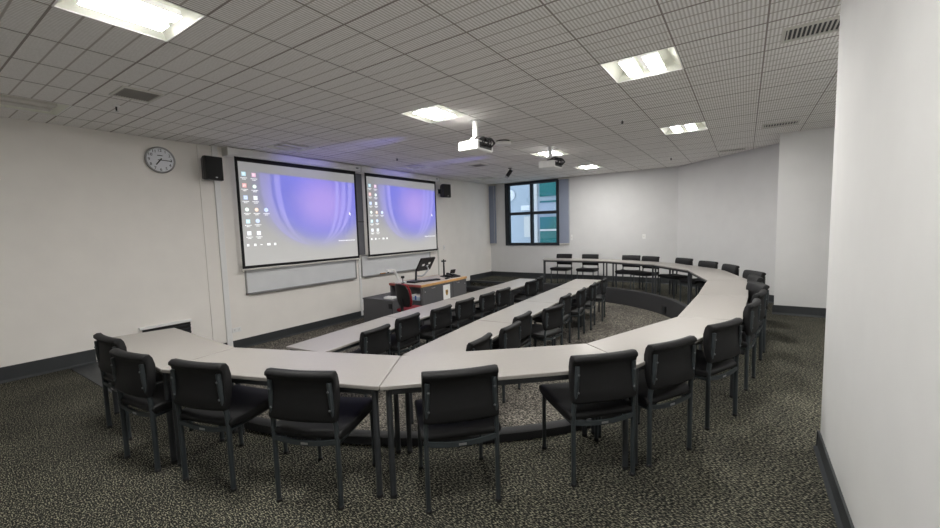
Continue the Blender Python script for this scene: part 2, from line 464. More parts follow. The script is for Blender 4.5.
plate('power_outlet', 'white double power outlet low on the screen wall beside the cable trunking', (XW, 3.36, .03), TW, .145, .075, 'socket', 'outlet', (-.035, .035))
plate('wall_switch', 'small white switch plate on the bare wall between window and angled wall', (-2.23, YF, 1.25), TF, .075, .12, 'switch', 'switch', (0,))
plate('wall_switch', 'slim white switch plate beside the blind at the window', (-4.22, YF, 1.25), TF, .05, .16, 'switch', 'switch', (0,))
plate('wall_switch', 'tiny white switch plate on the screen wall behind the desk microphone', (XW, 9.10, 1.09), TW, .07, .12, 'switch', 'switch', (0,))

# clock
CL = wallT(XW, 2.49, 2.705)
t = thing('wall_clock', 'round white wall clock with silver rim reading quarter past seven', 'clock', (XW, 2.49, 2.705))
b = MB(); b.lathe([(.180, 0), (.186, .012), (.186, .034), (.178, .042), (.166, .036), (.166, .02), (.15, .018)], TW, 48); b.build('rim', M['alu'], t, smooth=True)
b = MB(); b.lathe([(.167, .018), (.167, .024)], TW, 48); b.build('dial', M['clockface'], t)
b = MB()
for k in range(1, 13):
    a = R(90 - 30 * k); v, f = text_mesh(str(k), .056, TW @ Matrix.Translation((.135 * math.cos(a), .135 * math.sin(a), .0248))); b.add(v, f)
for k in range(60):
    a = R(6 * k); c, s_ = math.cos(a), math.sin(a)
    T = TW @ Matrix.Translation((.160 * c, .160 * s_, .0242)) @ Matrix.Rotation(a, 4, 'Z'); b.box(-.004, .004, -.0008, .0008, 0, .0005, T)
b.box(-.032, .032, .058, .068, .024, .0248, TW)
b.build('numerals', M['numeral'], t)
def hand(name, ang, L, wd, z):
    MB().box(-.03, L, -wd, wd, z, z + .002, TW @ Matrix.Rotation(R(ang), 4, 'Z')).build(name, M['numeral'], t)
hand('minute_hand', -2, .135, .005, .028); hand('hour_hand', 232, .09, .0075, .0265)
b = MB(); b.lathe([(.008, .024), (.008, .033)], TW, 16); b.build('hub', M['numeral'], t)

# wall speakers
def speaker(label, y, z, yaw, side):
    t = thing('wall_speaker', label, 'speaker', (XW, y, z))
    T = Matrix.Translation((.20, 0, 0)) @ Matrix.Rotation(R(yaw), 4, 'Z')
    h, wf, wb = .18, .13, .095
    b = MB()
    v = []
    for xx, ww, hh in ((-.10, wb, h * .86), (.02, wf, h), (.075, wf * .99, h * .99), (.095, wf * .93, h * .96)):
        v.append([T @ Vector((xx, a * ww, c * hh)) for a, c in ((-1, -1), (1, -1), (1, 1), (-1, 1))])
    b.loft(v); b.build('cabinet', M['black'], t, bevel=.008)
    MB().box(.094, .100, -.118, .118, -.168, .168, T).build('grille', M['speaker'], t, bevel=.004)
    MB().box(.1005, .102, .0, .03, -.145, -.13, T).build('badge', M['silver'], t)
    b = MB(); b.box(0, .02, side * .02 - .04, side * .02 + .04, -.06, .06); b.tube([(.01, 0, 0), (.12, 0, 0)], .018); b.build('bracket', M['black'], t, smooth=True)
speaker('black wall speaker beside the clock', 3.085, 2.625, 4, -1)
speaker('black wall speaker past the second screen towards the window', 8.98, 2.635, -12, -1)

# low wall vent with white lip
t = thing('wall_vent', 'low wall vent with white lip and dark slot under the clock', 'vent', (XW, 2.39, .16))
MB().box(0, .012, -.30, .30, -.14, .165).build('back_plate', M['black'], t)
MB().box(0, .05, -.34, .31, .155, .19).build('lip', M['white'], t, bevel=.004)
b = MB()
for k in range(5): b.box(.012, .022, -.30, .30, -.12 + k * .055, -.105 + k * .055)
b.build('louvre_slats', M['winframe'], t)

# whiteboards
def whiteboard(label, y0, y1):
    t = thing('whiteboard', label, 'whiteboard', (XW, y0, .60)); L = y1 - y0; H = .46
    MB().box(0, .022, .015, L - .015, .015, H).build('panel', M['board'], t)
    b = MB(); b.box(0, .032, 0, L, H, H + .02); b.box(0, .032, 0, .018, 0, H); b.box(0, .032, L - .018, L, 0, H); b.build('frame', M['alu'], t)
    b = MB(); b.box(0, .03, 0, L, -.012, .016); b.box(.03, .075, .05, L - .05, -.012, -.004); b.box(.07, .078, .05, L - .05, -.012, .008); b.build('pen_tray', M['alu'], t)
whiteboard('whiteboard under the projection screen that is closer to the clock', 3.56, 5.93)
whiteboard('whiteboard under the projection screen behind the teaching desk', 6.08, 8.45)
t = thing('gap_shade_strip', 'narrow dark grey strip put in as shade between the two projection screens', 'gap_shade_strip', (XW + .004, 5.945, 1.86))  # dark strip added to stand for the shade in the gap between screens
MB().box(0, .024, 0, .26, -.04, .99).build('upper_gap_shade', M['pin'], t)  # pin is the dark tone for the painted gap shade
MB().box(0, .024, 0, .26, -.77, -.055).build('lower_gap_shade', M['pin'], t)
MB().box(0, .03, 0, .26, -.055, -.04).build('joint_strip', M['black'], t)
t = thing('whiteboard_eraser', 'brown felt eraser lying on the whiteboard tray', 'eraser', (XW + .05, 6.68, .597))
MB().box(-.018, .018, -.07, .07, 0, .02).build('felt', M['brown'], t, bevel=.003)
MB().box(-.018, .018, -.07, .07, .02, .035).build('back', M['beech'], t, bevel=.003)

# ------------------------------------------------------------------ projection screens
icons = [(.035, .115, 'cyan'), (.105, .118, 'pink'), (.035, .225, 'red'), (.105, .23, 'green'), (.037, .34, 'blue'), (.106, .34, 'white'),
         (.040, .455, 'green'), (.108, .455, 'orange'), (.178, .455, 'blue'), (.042, .57, 'cyan'), (.110, .565, 'blue'), (.044, .685, 'white'), (.112, .685, 'white')]
def proj_screen(label, y0, y1, z0, z1, tag_end):
    xs = XW + .125
    W, H = y1 - y0, z1 - z0
    t = thing('projection_screen', label, 'projection screen', (xs, y0, z0))
    MB().box(-.004, 0, .04, W - .04, .04, H - .065).build('screen_fabric', M['wallpaper'], t)
    b = MB(); b.box(-.005, .001, 0, .046, 0, H); b.box(-.005, .001, W - .046, W, 0, H); b.box(-.005, .001, .046, W - .046, 0, .045); b.box(-.005, .001, .046, W - .046, H - .07, H)
    b.build('black_border', M['blackmat'], t)
    MB().box(-.02, .022, -.02, W + .02, -.03, 0).build('bottom_bar', M['offwhite'], t, bevel=.008)
    hb = MB()
    hb.loft([[Vector((x, y, z)) for x, z in ((-.125, H + .0), (.02, H), (.045, H + .02), (.045, ZC - z0 - .022), (.03, ZC - z0 - .008), (-.125, ZC - z0 - .008))] for y in (-.12, W + .12)])
    hb.build('case', M['white'], t, bevel=.006)
    for yy in (-.125, W + .12): MB().box(-.125, .05, yy, yy + .01, H - .002, ZC - z0 - .006).build('case_end_cap', M['offwhite'], t)
    MB().box(.0455, .047, W - .02, W + .05, H + .055, H + .075).build('maker_plate', M['frame'], t)
    u = lambda a: .046 + a * (W - .092); v_ = lambda c: .045 + (1 - c) * (H - .115)
    for a, c, k in icons:
        a0, c0 = u(a), v_(c); s_ = .034
        ic = MB()
        if k in ('green', 'orange'):
            n = 12; ic.add([(.002, a0 + s_ * math.cos(2 * math.pi * j / n), c0 + s_ * math.sin(2 * math.pi * j / n)) for j in range(n)], [tuple(range(n))])
        elif k == 'blue' and a > .1:
            n = 16
            ic.add([(.002, a0 + s_ * 1.1 * math.cos(2 * math.pi * j / n), c0 + s_ * 1.1 * math.sin(2 * math.pi * j / n)) for j in range(n)], [tuple(range(n))])
        else: ic.box(.001, .002, a0 - s_, a0 + s_, c0 - s_, c0 + s_)
        io = ic.build('desktop_icon', ICON[k], t)
        gm = MB()
        if k == 'red': gm.tube([(.003, a0 - .025, c0 - .025), (.003, a0, c0 + .028), (.003, a0 + .02, c0 - .01), (.003, a0 - .025, c0 - .008)], .005, 6)
        elif k == 'white': gm.tube([(.003, a0 - .02, c0 - .02), (.003, a0 + .02, c0 + .02)], .007, 6)
        elif k == 'blue': gm.tube([(.003, a0 + .022 * math.cos(j * .7), c0 + .022 * math.sin(j * .7)) for j in range(9)], .005, 6, closed=True)
        elif k == 'green': gm.tube([(.003, a0 + .02 * math.cos(j * .7), c0 + .02 * math.sin(j * .7)) for j in range(9)], .010, 6, closed=True)
        else: gm.box(.002, .003, a0 - .02, a0 + .012, c0 - .012, c0 + .02)
        gm.build('icon_glyph', ICON['blue' if k == 'white' else 'white'], io)
        cp = MB()
        for dz, hw in ((-.064, .055), (-.086, .03)):
            x_ = a0 - hw
            while x_ < a0 + hw:
                q = random.uniform(.010, .022); cp.box(.001, .0015, x_, min(x_ + q, a0 + hw), c0 + dz - .006, c0 + dz + .006); x_ += q + .005
        cp.build('icon_caption', ICON['white'], io)
    for k, a in enumerate((.03, .08, .125, .18, .228)):
        a0, c0 = u(a), v_(.80); q = .02 if k != 3 else .03
        MB().box(.001, .002, a0 - q, a0 + q, c0 - (.02 if k != 2 else .006), c0 + (.02 if k != 2 else .006)).build('taskbar_icon', ICON['white'], t, bevel=.004)
    b = MB(); x_ = u(.80)
    while x_ < u(.97):
        q = random.uniform(.012, .03); b.box(.001, .0015, x_, x_ + q, v_(.80) - .008, v_(.80) + .008); x_ += q + .012
    b.build('taskbar_clock', ICON['white'], t)
    a0, c0 = u(.925), v_(.455)
    MB().add([(.0025, a0, c0), (.0025, a0, c0 - .07), (.0025, a0 + .016, c0 - .054), (.0025, a0 + .03, c0 - .082), (.0025, a0 + .042, c0 - .077), (.0025, a0 + .028, c0 - .050), (.0025, a0 + .05, c0 - .05)],
             [(0, 1, 2, 3, 4, 5, 6)]).build('mouse_pointer', ICON['white'], t)
proj_screen('lowered projection screen closer to the clock, showing a purple computer desktop', 3.475, 5.955, 1.04, 2.872, 1)
proj_screen('lowered projection screen behind the teaching desk, showing a purple computer desktop', 6.205, 8.66, 1.04, 2.872, 1)

# ------------------------------------------------------------------ ceiling fittings
def troffer(x0, y0, on, label):
    t = thing('ceiling_light', label, 'ceiling light', (x0 + .3, y0 + .3, ZC), 0, 'square recessed ceiling lights')
    h = .085; a, c = .292, .21
    b = MB()
    top = [(-c, -c, h), (c, -c, h), (c, c, h), (-c, c, h)]; bot = [(-a, -a, 0), (a, -a, 0), (a, a, 0), (-a, a, 0)]
    b.add(bot + top, [(0, 1, 5, 4), (1, 2, 6, 5), (2, 3, 7, 6), (3, 0, 4, 7), (4, 5, 6, 7)])
    b.build('reflector', M['reflector'], t)
    f = MB()
    for (p, q, r_, s_) in ((-.3, .3, -.3, -.29), (-.3, .3, .29, .3), (-.3, -.29, -.29, .29), (.29, .3, -.29, .29)): f.box(p, q, r_, s_, -.004, .012)
    f.build('frame', M['white'], t)
    for s_ in (-1, 1):
        cx = s_ * .098
        lb = MB().loft([[Vector((cx + a * k, -.215, z)) for a, z, k in ((-.06, .002, 1), (-.05, .045, 1), (.05, .045, 1), (.06, .002, 1))], [Vector((cx + a, .215, z)) for a, z in ((-.06, .002), (-.05, .045), (.05, .045), (.06, .002))]]).build('lamp', M['lamp_body'] if on else M['offwhite'], t)
        MB().box(cx - .058, cx + .058, -.213, .213, .0, .0015).build('lamp_lens', M['lamp'] if on else M['offwhite'], lb)
    MB().box(-.022, .022, -.22, .22, .04, h).build('centre_spine', M['white'], t)
lab = {(-3.5, .763): 'lit ceiling light above the horseshoe corner nearest the clock', }
troffer(-3.5, .763, True, 'lit square ceiling light cut off by the top edge of the view')
troffer(-3.5, 3.763, True, 'lit square ceiling light right beside the first projector pole')
troffer(-3.5, 7.363, True, 'lit square ceiling light just behind the second projector')
troffer(-3.5, 9.763, True, 'small lit square ceiling light in front of the window wall')
troffer(-1.1, .763, True, 'lit square ceiling light overhead, close to the white partition wall')
troffer(-1.1, 3.763, True, 'large lit square ceiling light showing two lamps, near the white partition wall')
troffer(-1.1, 6.763, True, 'lit square ceiling light beyond the large one, towards the angled wall')
troffer(1.3, 3.763, True, 'added unseen ceiling light in the recess, brightening the far wall panel')  # extra lamp added out of view to brighten the far wall
troffer(-6.5, .763, False, 'unlit square ceiling light above the clock wall, away from the screens')
troffer(-6.5, 3.763, False, 'unlit square ceiling light above the screen closer to the clock')
troffer(-6.5, 6.763, False, 'unlit square ceiling light above the screen behind the desk')
troffer(-6.5, 9.763, False, 'unlit square ceiling light above the far steps by the window')

def ceil_vent(label, x0, x1, y0, y1, n, along, core='ventgrey'):
    t = thing('ceiling_vent', label, 'vent', ((x0 + x1) / 2, (y0 + y1) / 2, ZC)); w_, d_ = (x1 - x0) / 2, (y1 - y0) / 2; r_ = .022
    f = MB()
    f.box(-w_, w_, -d_, -d_ + r_, -.014, .004); f.box(-w_, w_, d_ - r_, d_, -.014, .004); f.box(-w_, -w_ + r_, -d_ + r_, d_ - r_, -.014, .004); f.box(w_ - r_, w_, -d_ + r_, d_ - r_, -.014, .004)
    f.build('frame', M['offwhite'], t)
    MB().box(-w_ + r_, w_ - r_, -d_ + r_, d_ - r_, -.002, .003).build('core', M[core], t)
    s_ = MB()
    for k in range(n):
        if along == 'x': c = -w_ + r_ + (k + .5) * (2 * w_ - 2 * r_) / n; s_.box(c - .005, c + .005, -d_ + r_, d_ - r_, -.012, -.002)
        else: c = -d_ + r_ + (k + .5) * (2 * d_ - 2 * r_) / n; s_.box(-w_ + r_, w_ - r_, c - .004, c + .004, -.008, -.002)
    s_.build('slats', M['offwhite'] if core == 'black' else M['ventgrey'], t)
ceil_vent('grey ceiling grille with white frame between the clock and the lit light', -5.18, -4.80, 1.47, 1.80, 14, 'y')
ceil_vent('ceiling grille with bold black slots beside the white partition wall', .20, .92, 3.95, 4.23, 24, 'x', 'black')
ceil_vent('slotted ceiling grille above the recess in front of the far wall', .18, .62, 7.60, 7.86, 12, 'x', 'black')
ceil_vent('slotted ceiling grille running along the angled wall', -.50, -.02, 9.72, 9.92, 12, 'x', 'black')
ceil_vent('dark grey ceiling grille in front of the second screen', -5.16, -4.82, 7.70, 8.0, 10, 'y')

t = thing('smoke_detector', 'round white ceiling detector between the two projectors', 'detector', (-3.32, 5.99, ZC))
b = MB(); b.lathe([(.13, -.022), (.135, -.045), (.12, -.062), (.03, -.07)], None, 32); b.build('cover', M['white'], t, smooth=True)
b = MB(); b.lathe([(.11, .006), (.11, -.022)], None, 32); b.build('backing_ring', M['frame'], t)

for x, y, lb in ((-5.59, 1.64, 'fire sprinkler head below the ceiling grille above the clock area'), (-1.42, 5.91, 'fire sprinkler head in the ceiling between the two lights by the partition wall'),
                 (-5.66, 5.96, 'fire sprinkler head in front of the projection screens'), (-1.37, 9.97, 'fire sprinkler head in front of the bare far wall')):
    t = thing('ceiling_sprinkler', lb, 'sprinkler', (x, y, ZC))
    b = MB(); b.lathe([(.035, .003), (.035, -.006), (.02, -.01)], None, 16); b.build('rose', M['white'], t)
    b = MB(); b.lathe([(.008, 0), (.008, -.04), (.004, -.055)], None, 10); b.tube([(-.012, 0, -.02), (-.016, 0, -.04), (0, 0, -.056)], .003, 6); b.tube([(.012, 0, -.02), (.016, 0, -.04), (0, 0, -.056)], .003, 6); b.build('nozzle', M['black'], t, smooth=True)
    b = MB(); b.lathe([(.018, -.056), (.018, -.059)], None, 12); b.build('deflector', M['silver'], t)

t = thing('ceiling_spotlight', 'small black cylinder spotlight hanging tilted from the ceiling before the window', 'spotlight', (-4.69, 8.78, ZC))
T = Matrix.Translation((-.02, -.02, -.13)) @ Matrix.Rotation(R(40), 4, 'Y')
b = MB(); b.lathe([(.045, .10), (.045, -.07)], T, 20); b.build('barrel', M['black'], t, smooth=True)
b = MB(); b.lathe([(.046, -.07), (.046, -.12), (.03, -.125)], T, 20); b.build('collar', M['silver'], t, smooth=True)
b = MB(); b.tube([(0, 0, .004), (0, 0, -.06)], .012); b.lathe([(.05, .004), (.05, -.012)], None, 20); b.build('mount', M['black'], t, smooth=True)

def projector(label, x, y, zb, px_, py_):
    t = thing('ceiling_projector', label, 'projector', (px_, py_, zb))
    D = ZC - zb
    b = MB(); b.tube([(0, 0, .18), (0, 0, D - .002)], .036, 18); b.lathe([(.075, D - .012), (.075, D - .001)], None, 24); b.build('pole', M['white'], t, smooth=True)
    b = MB(); b.tube([(-.12, -.10, .13), (0, 0, .17), (.12, .10, .13)], .014, 8); b.tube([(-.12, .10, .13), (0, 0, .17), (.12, -.10, .13)], .014, 8); b.box(-.05, .05, -.05, .05, .15, .185); b.build('mount_bracket', M['offwhite'], t, smooth=True)
    cs = MB()
    cs.loft([[Vector((x + sx * .15 * k, y + sy * .19 * k, z)) for sx, sy in ((-1, -1), (1, -1), (1, 1), (-1, 1))] for z, k in ((.0, .95), (.015, 1), (.10, 1), (.125, .93))])
    cs.build('case', M['white'], t, bevel=.012, seg=3)
    b = MB(); b.lathe([(.045, 0), (.05, .02), (.045, .028), (.036, .018)], Matrix.Translation((x - .145, y + .09, .062)) @ Matrix.Rotation(R(-90), 4, 'Y'), 24); b.build('lens', M['silver'], t, smooth=True)
    b = MB(); b.box(x + .149, x + .154, y - .15, y + .15, .025, .10); b.build('connector_panel', M['black'], t)
    rc = random.Random(7)
    for k in range(7):
        yy = y - .14 + k * .045; q = lambda a: rc.uniform(-a, a)
        b = MB(); b.tube(catmull([Vector(p) for p in ((x + .15, yy, .06), (x + .19, yy + q(.02), .075 + q(.02)), (x + .21 + q(.02), yy + q(.05), .12 + q(.03)), (x + .15 + q(.03), yy * .8 + q(.05), .165 + q(.02)), (x + .06 + q(.03), yy * .5 + q(.06), .16 + q(.015)), (.02, q(.02), .175))], 4), .009, 6)
        b.build('cable', M['black'], t, smooth=True)
    b = MB(); b.box(x - .02, x + .14, y - .12, y + .12, .125, .150); b.build('cable_box', M['black'], t, bevel=.01)
def beam(px_, py_, z):
    L = bpy.data.lights.new('projector_beam', 'SPOT'); L.energy = 34; L.color = (.26, .24, 1.0); L.spot_size = R(25); L.spot_blend = 1.0; L.shadow_soft_size = .03
    o = bpy.data.objects.new('projector_beam', L); COL.objects.link(o); o.location = (px_ - .19, py_ + .09, z + .062)
    o.rotation_euler = (Vector((-6.6, py_ + .09, ZC - .03)) - o.location).to_track_quat('-Z', 'Y').to_euler()
beam(-2.98, 4.64, 2.60); beam(-2.91, 6.98, 2.62)
projector('white ceiling projector closer to the camera, on a thick white pole', 0, 0, 2.60, -2.98, 4.64)
projector('white ceiling projector further away, its pole in front of a lit ceiling light', 0, 0, 2.62, -2.91, 6.98)

# vertical blinds stacked at both sides of the window
def blind(label, x0, x1, cord):
    t = thing('vertical_blind', label, 'blind', ((x0 + x1) / 2, YF - .06, 1.0)); w_ = (x1 - x0) / 2
    MB().box(-w_ - .02, w_ + .02, -.03, .03, 1.955, 1.99).build('head_rail', M['offwhite'], t)
    n = 7; k = 0
    for i in range(n):
        xa = -w_ + i * 2 * w_ / n
        T = Matrix.Translation((xa + w_ / n, 0, 0)) @ Matrix.Rotation(R(24), 4, 'Z')
        s_ = MB().box(-w_ / n * 1.15, w_ / n * 1.15, -.0015, .0015, .08, 1.955, T).build('blind_slat', M['blind'], t)
        MB().box(-w_ / n * .9, w_ / n * .9, -.003, .003, .055, .085, T).build('bottom_weight', M['offwhite'], s_)
    b = MB(); b.tube([(w_ * cord, -.03, 1.95), (w_ * cord, -.03, .0)], .003, 6); b.build('pull_cord', M['offwhite'], t)
blind('narrow stack of grey vertical blind slats in the corner by the screen wall', -6.985, -6.74, .6)
blind('stack of blue grey vertical blind slats on the window side facing the bare wall', -4.57, -4.27, 1.0)

# ------------------------------------------------------------------ tables
TT = .705
def table(name, label, cat, poly, z, group):
    """poly: near-to-well edge a,b then outer edge c,d (world xy)"""
    P = [Vector(p) for p in poly]; c = sum(P, Vector((0, 0))) / 4
    Q = [p - c for p in P]
    t = thing(name, label, cat, (c.x, c.y, z), 0, group)
    sh = [q - q.normalized() * .003 for q in Q]
    def inset(d):
        out_ = []
        for i in range(4):
            p, a, b = Q[i], Q[i - 1], Q[(i + 1) % 4]
            e1 = (a - p).normalized(); e2 = (b - p).normalized(); s_ = abs(e1.x * e2.y - e1.y * e2.x)
            out_.append(p + (e1 + e2) * (d / max(s_, .5)))
        return out_
    MB().prism([(q.x, q.y) for q in sh], TT - .026, TT).build('tabletop', M['laminate'], t, bevel=.006, seg=3)
    I = inset(.042)
    b = MB()
    for i in range(4):
        a, d = I[i], I[(i + 1) % 4]; e = (d - a).normalized(); n = Vector((-e.y, e.x)) * .012
        b.prism([(a.x + n.x, a.y + n.y), (d.x + n.x, d.y + n.y), (d.x - n.x, d.y - n.y), (a.x - n.x, a.y - n.y)], TT - .066, TT - .026)
    b.build('apron_frame', M['tleg'], t)
    for q in I:
        b = MB(); b.tube([(q.x, q.y, .012), (q.x, q.y, TT - .03)], .0185, 14)
        lg = b.build('leg', M['tleg'], t, smooth=True)
        b = MB(); b.lathe([(.021, 0), (.021, .014), (.017, .02)], Matrix.Translation((q.x, q.y, 0)), 14); b.build('foot_cap', M['black'], lg, smooth=True)
    return t
# horseshoe of trapezoid tables
IV = [Vector(p) for p in INNER]; OV = []
DEP = .535
for i, p in enumerate(IV):
    ds = []
    if i > 0: ds.append((IV[i] - IV[i - 1]).normalized())
    if i < len(IV) - 1: ds.append((IV[i + 1] - IV[i]).normalized())
    t_ = sum(ds, Vector((0, 0))).normalized(); n = Vector((t_.y, -t_.x))
    OV.append(p + n * DEP / max(.9, (ds[0].dot(t_))))
OV[2] += Vector((.022, -.03)); OV[3] = Vector((-.55, 2.67)); OV[4] = Vector((.0, 4.34)); OV[5] = Vector((.055, 5.82)); OV[6] = Vector((.06, 7.44)); OV[7] = Vector((-.33, 8.86))
OV[0] = Vector((-4.80, 1.13)); OV[-1] = Vector((-4.75, 10.81))
hs = ['end table of the horseshoe at the clock wall, beige top, steps behind it',
      'second beige table of the horseshoe counting from the clock wall',
      'third beige table of the horseshoe from the clock wall, middle of the camera side bend',
      'fourth beige table of the horseshoe from the clock wall, with an angled chair in front',
      'fifth beige table of the horseshoe, first of two along its straight middle stretch',
      'sixth beige table of the horseshoe, second of two along its straight middle stretch',
      'seventh beige table of the horseshoe, bending towards the angled wall',
      'eighth beige table of the horseshoe, in front of the angled wall',
      'ninth beige table of the horseshoe, second from its end under the window',
      'end table of the horseshoe under the window, two chairs behind it']
for i in range(10):
    table('trapezoid_table', hs[i], 'table', [IV[i], IV[i + 1], OV[i + 1], OV[i]], 0, 'trapezoid tables of the outer horseshoe')
# two inner rows
def row(nodes, wds, labels, group):
    for i in range(len(nodes) - 1):
        a, b = Vector(nodes[i]), Vector(nodes[i + 1]); e = (b - a).normalized(); n = Vector((e.y, -e.x))
        outs = []
        for j in (i, i + 1):
            p = Vector(nodes[j]); ds = [(Vector(nodes[k + 1]) - Vector(nodes[k])).normalized() for k in (j - 1, j) if 0 <= k < len(nodes) - 1]
            q = sum(ds, Vector((0, 0))).normalized(); outs.append(p + Vector((q.y, -q.x)) * wds[j])
        table('row_table', labels[i], 'table', [a + e * .002, b - e * .002, outs[1] - e * .002, outs[0] + e * .002], LOW, group)
rA = [(-4.03, 2.42), (-4.18, 4.02), (-4.22, 5.52), (-4.28, 7.0), (-4.34, 8.5)]
rB = [(-2.72, 2.82), (-2.88, 4.40), (-2.97, 5.90), (-3.03, 7.38), (-3.12, 8.86)]
od = ['first', 'second', 'third', 'last']
row(rA, [.56] * 5, [f'{k} table of the front row before the teaching desk, counted from the camera end' for k in od], 'tables of the front inner row')
row(rB, [.56] * 5, [f'{k} table of the second row inside the horseshoe, counted from the camera end' for k in od], 'tables of the second inner row')

# ------------------------------------------------------------------ chairs
def make_chair():
    t = thing('meeting_chair', 'x', 'chair', (0, 0, 0), 0, 'black padded meeting chairs')
    # backrest: padded slab with a rolled top edge, swept across the width and slightly dished
    prof = [(-.212, .535), (-.208, .60), (-.216, .68), (-.236, .76), (-.262, .815), (-.286, .842), (-.316, .846), (-.335, .832), (-.332, .812),
            (-.314, .798), (-.298, .77), (-.277, .69), (-.262, .61), (-.256, .545), (-.245, .528), (-.224, .526)]
    lean = lambda z: max(0, z - .52) * .24
    prof = [(y + lean(z), z - max(0, z - .6) * .09) for y, z in prof]
    cy = sum(p[0] for p in prof) / len(prof); cz = sum(p[1] for p in prof) / len(prof)
    secs = []
    for x, k in ((-.216, .80), (-.214, .93), (-.206, .985), (-.188, 1), (-.13, 1), (-.06, 1), (0, 1), (.06, 1), (.13, 1), (.188, 1), (.206, .985), (.214, .93), (.216, .80)):
        dish = -.022 * (1 - (x / .216) ** 2)
        secs.append([Vector((x, cy + (p[0] - cy) * k + dish, cz + (p[1] - cz) * (1 - (1 - k) * .25))) for p in prof])
    bk = MB().loft(secs).build('backrest', M['vinyl'], t, smooth='all')
    # seat pad
    sp = [(.245, .425), (.262, .445), (.255, .468), (.225, .482), (.12, .480), (0, .470), (-.12, .466), (-.19, .470), (-.225, .462), (-.232, .44), (-.22, .415), (-.12, .402), (0, .400), (.12, .402), (.22, .412)]
    cz = .44; cy = 0
    secs = []
    for x, k in ((-.232, .55), (-.230, .8), (-.220, .95), (-.20, 1), (-.1, 1), (0, 1), (.1, 1), (.20, 1), (.220, .95), (.230, .8), (.232, .55)):
        secs.append([Vector((x, p[0] * (1 - (1 - k) * .12), cz + (p[1] - cz) * k - (.012 * (1 - (x / .23) ** 2) if p[1] > .45 else 0))) for p in sp])
    MB().loft(secs).build('seat', M['vinyl'], t, smooth='all')
    for s in (-1, 1):
        b = MB(); b.tube([(s * .205, -.222, .012), (s * .205, -.222, .44), (s * .204, -.225, .50), (s * .199, -.233, .55), (s * .193, -.245, .65), (s * .189, -.249, .762)], .0165, 12, ry=.0135)
        lg = b.build('leg', M['frame'], t, smooth=True)
        MB().lathe([(.019, 0), (.019, .014), (.015, .018)], Matrix.Translation((s * .205, -.222, 0)), 12).build('foot_cap', M['black'], lg, smooth=True)
        b = MB(); b.tube([(s * .208, .222, .012), (s * .208, .216, .30), (s * .207, .212, .412)], .0155, 12, ry=.0125)
        lg = b.build('leg', M['frame'], t, smooth=True)
        MB().lathe([(.018, 0), (.018, .014), (.014, .018)], Matrix.Translation((s * .208, .222, 0)), 12).build('foot_cap', M['black'], lg, smooth=True)
        for z, y in ((.60, -.2535), (.712, -.2605)):
            MB().lathe([(.007, 0), (.007, .006), (.004, .008)], Matrix.Translation((s * .188, y, z)) @ Matrix.Rotation(R(90), 4, 'X'), 10)  .build('bolt', M['steel'], bk, smooth=True)
    b = MB()
    for s in (-1, 1): b.tube([(s * .206, -.222, .392), (s * .207, .214, .405)], .012, 10)
    b.tube([(-.206, .205, .402), (.206, .205, .402)], .011, 10)
    b.loft([[Vector((x, y, z - .022 * (1 - (x / .2) ** 2))) for y, z in ((-.236, .392), (-.222, .392), (-.222, .420), (-.236, .420))] for x in (-.2, -.15, -.1, -.05, 0, .05, .1, .15, .2)])
    b.build('seat_frame', M['frame'], t, smooth=True)
    MB().box(-.022, .022, -.2385, -.236, .378, .390).build('label_tag', M['silver'], t)
    return t
C0 = make_chair(); used = []
def chair(label, x, y, rz, z=0, off=.22):
    """x,y: midpoint of the back feet (off .22) or of the backrest top (off .30)"""
    r = R(rz); ox = x - math.sin(r) * off; oy = y + math.cos(r) * off
    if not used: used.append(1); C0.location = (ox, oy, z); C0.rotation_euler = (0, 0, r); C0['label'] = label; return C0
    return dup(C0, (ox, oy, z), r, label)
# horseshoe, starting at the clock wall
chair('black padded chair seen nearly edge-on at the clock wall end of the horseshoe', -4.25, 1.05, 2)
chair('second black chair along the horseshoe from the clock wall, tucked against the end table', -3.51, .975, 7)
chair('third black chair along the horseshoe from the clock wall, angled and close to the camera', -2.83, 1.115, 16)
chair('fourth black chair along the horseshoe, just before the table joint with paired legs', -2.10, 1.345, 22)
chair('fifth black chair along the horseshoe, just past the table joint, closest to the camera', -1.31, 1.81, 46)
chair('sixth black chair along the horseshoe, pulled out and turned, its seat showing', -.70, 2.47, 47)
chair('seventh black chair along the horseshoe, close behind the pulled out turned chair', -.39, 2.95, 61)
chair('eighth black chair along the horseshoe, last one before the dense line of chair backs', -.12, 3.70, 65)
chair('first chair in the dense line of backs beside the straight horseshoe tables', .075, 4.74, 81)
chair('second chair in the dense line of backs beside the straight horseshoe tables', .145, 5.42, 80)
chair('third chair in the dense line of backs, swivelled so its back panel shows', .22, 6.20, 112, off=.30)
chair('fourth chair in the dense line of backs, only a sliver of its top showing', .21, 6.95, 104, off=.30)
chair('fifth chair in the dense line of backs, facing the camera at the horseshoe bend', .20, 7.62, 122, off=.30)
chair('lone black chair at the horseshoe bend, only its tilted backrest above the table', -.13, 8.62, 120, off=.30)
chair('black chair in front of the angled wall, wide backrest above the eighth table', -.53, 9.28, 136, off=.30)
chair('black chair by the angled wall corner, seat visible under the eighth table', -1.03, 9.98, 140, off=.30)
chair('black chair at the ninth table, of the touching pair, closer to angled wall', -1.80, 10.42, 155, off=.30)
chair('black chair at the ninth table, of the touching pair, closer to the window', -2.31, 10.66, 174, off=.30)
chair('black chair behind the window end table, the side closer to the bare wall', -3.40, 10.86, 180, off=.30)
chair('black chair behind the window end table, straight below the window blind', -4.13, 10.88, 180, off=.30)
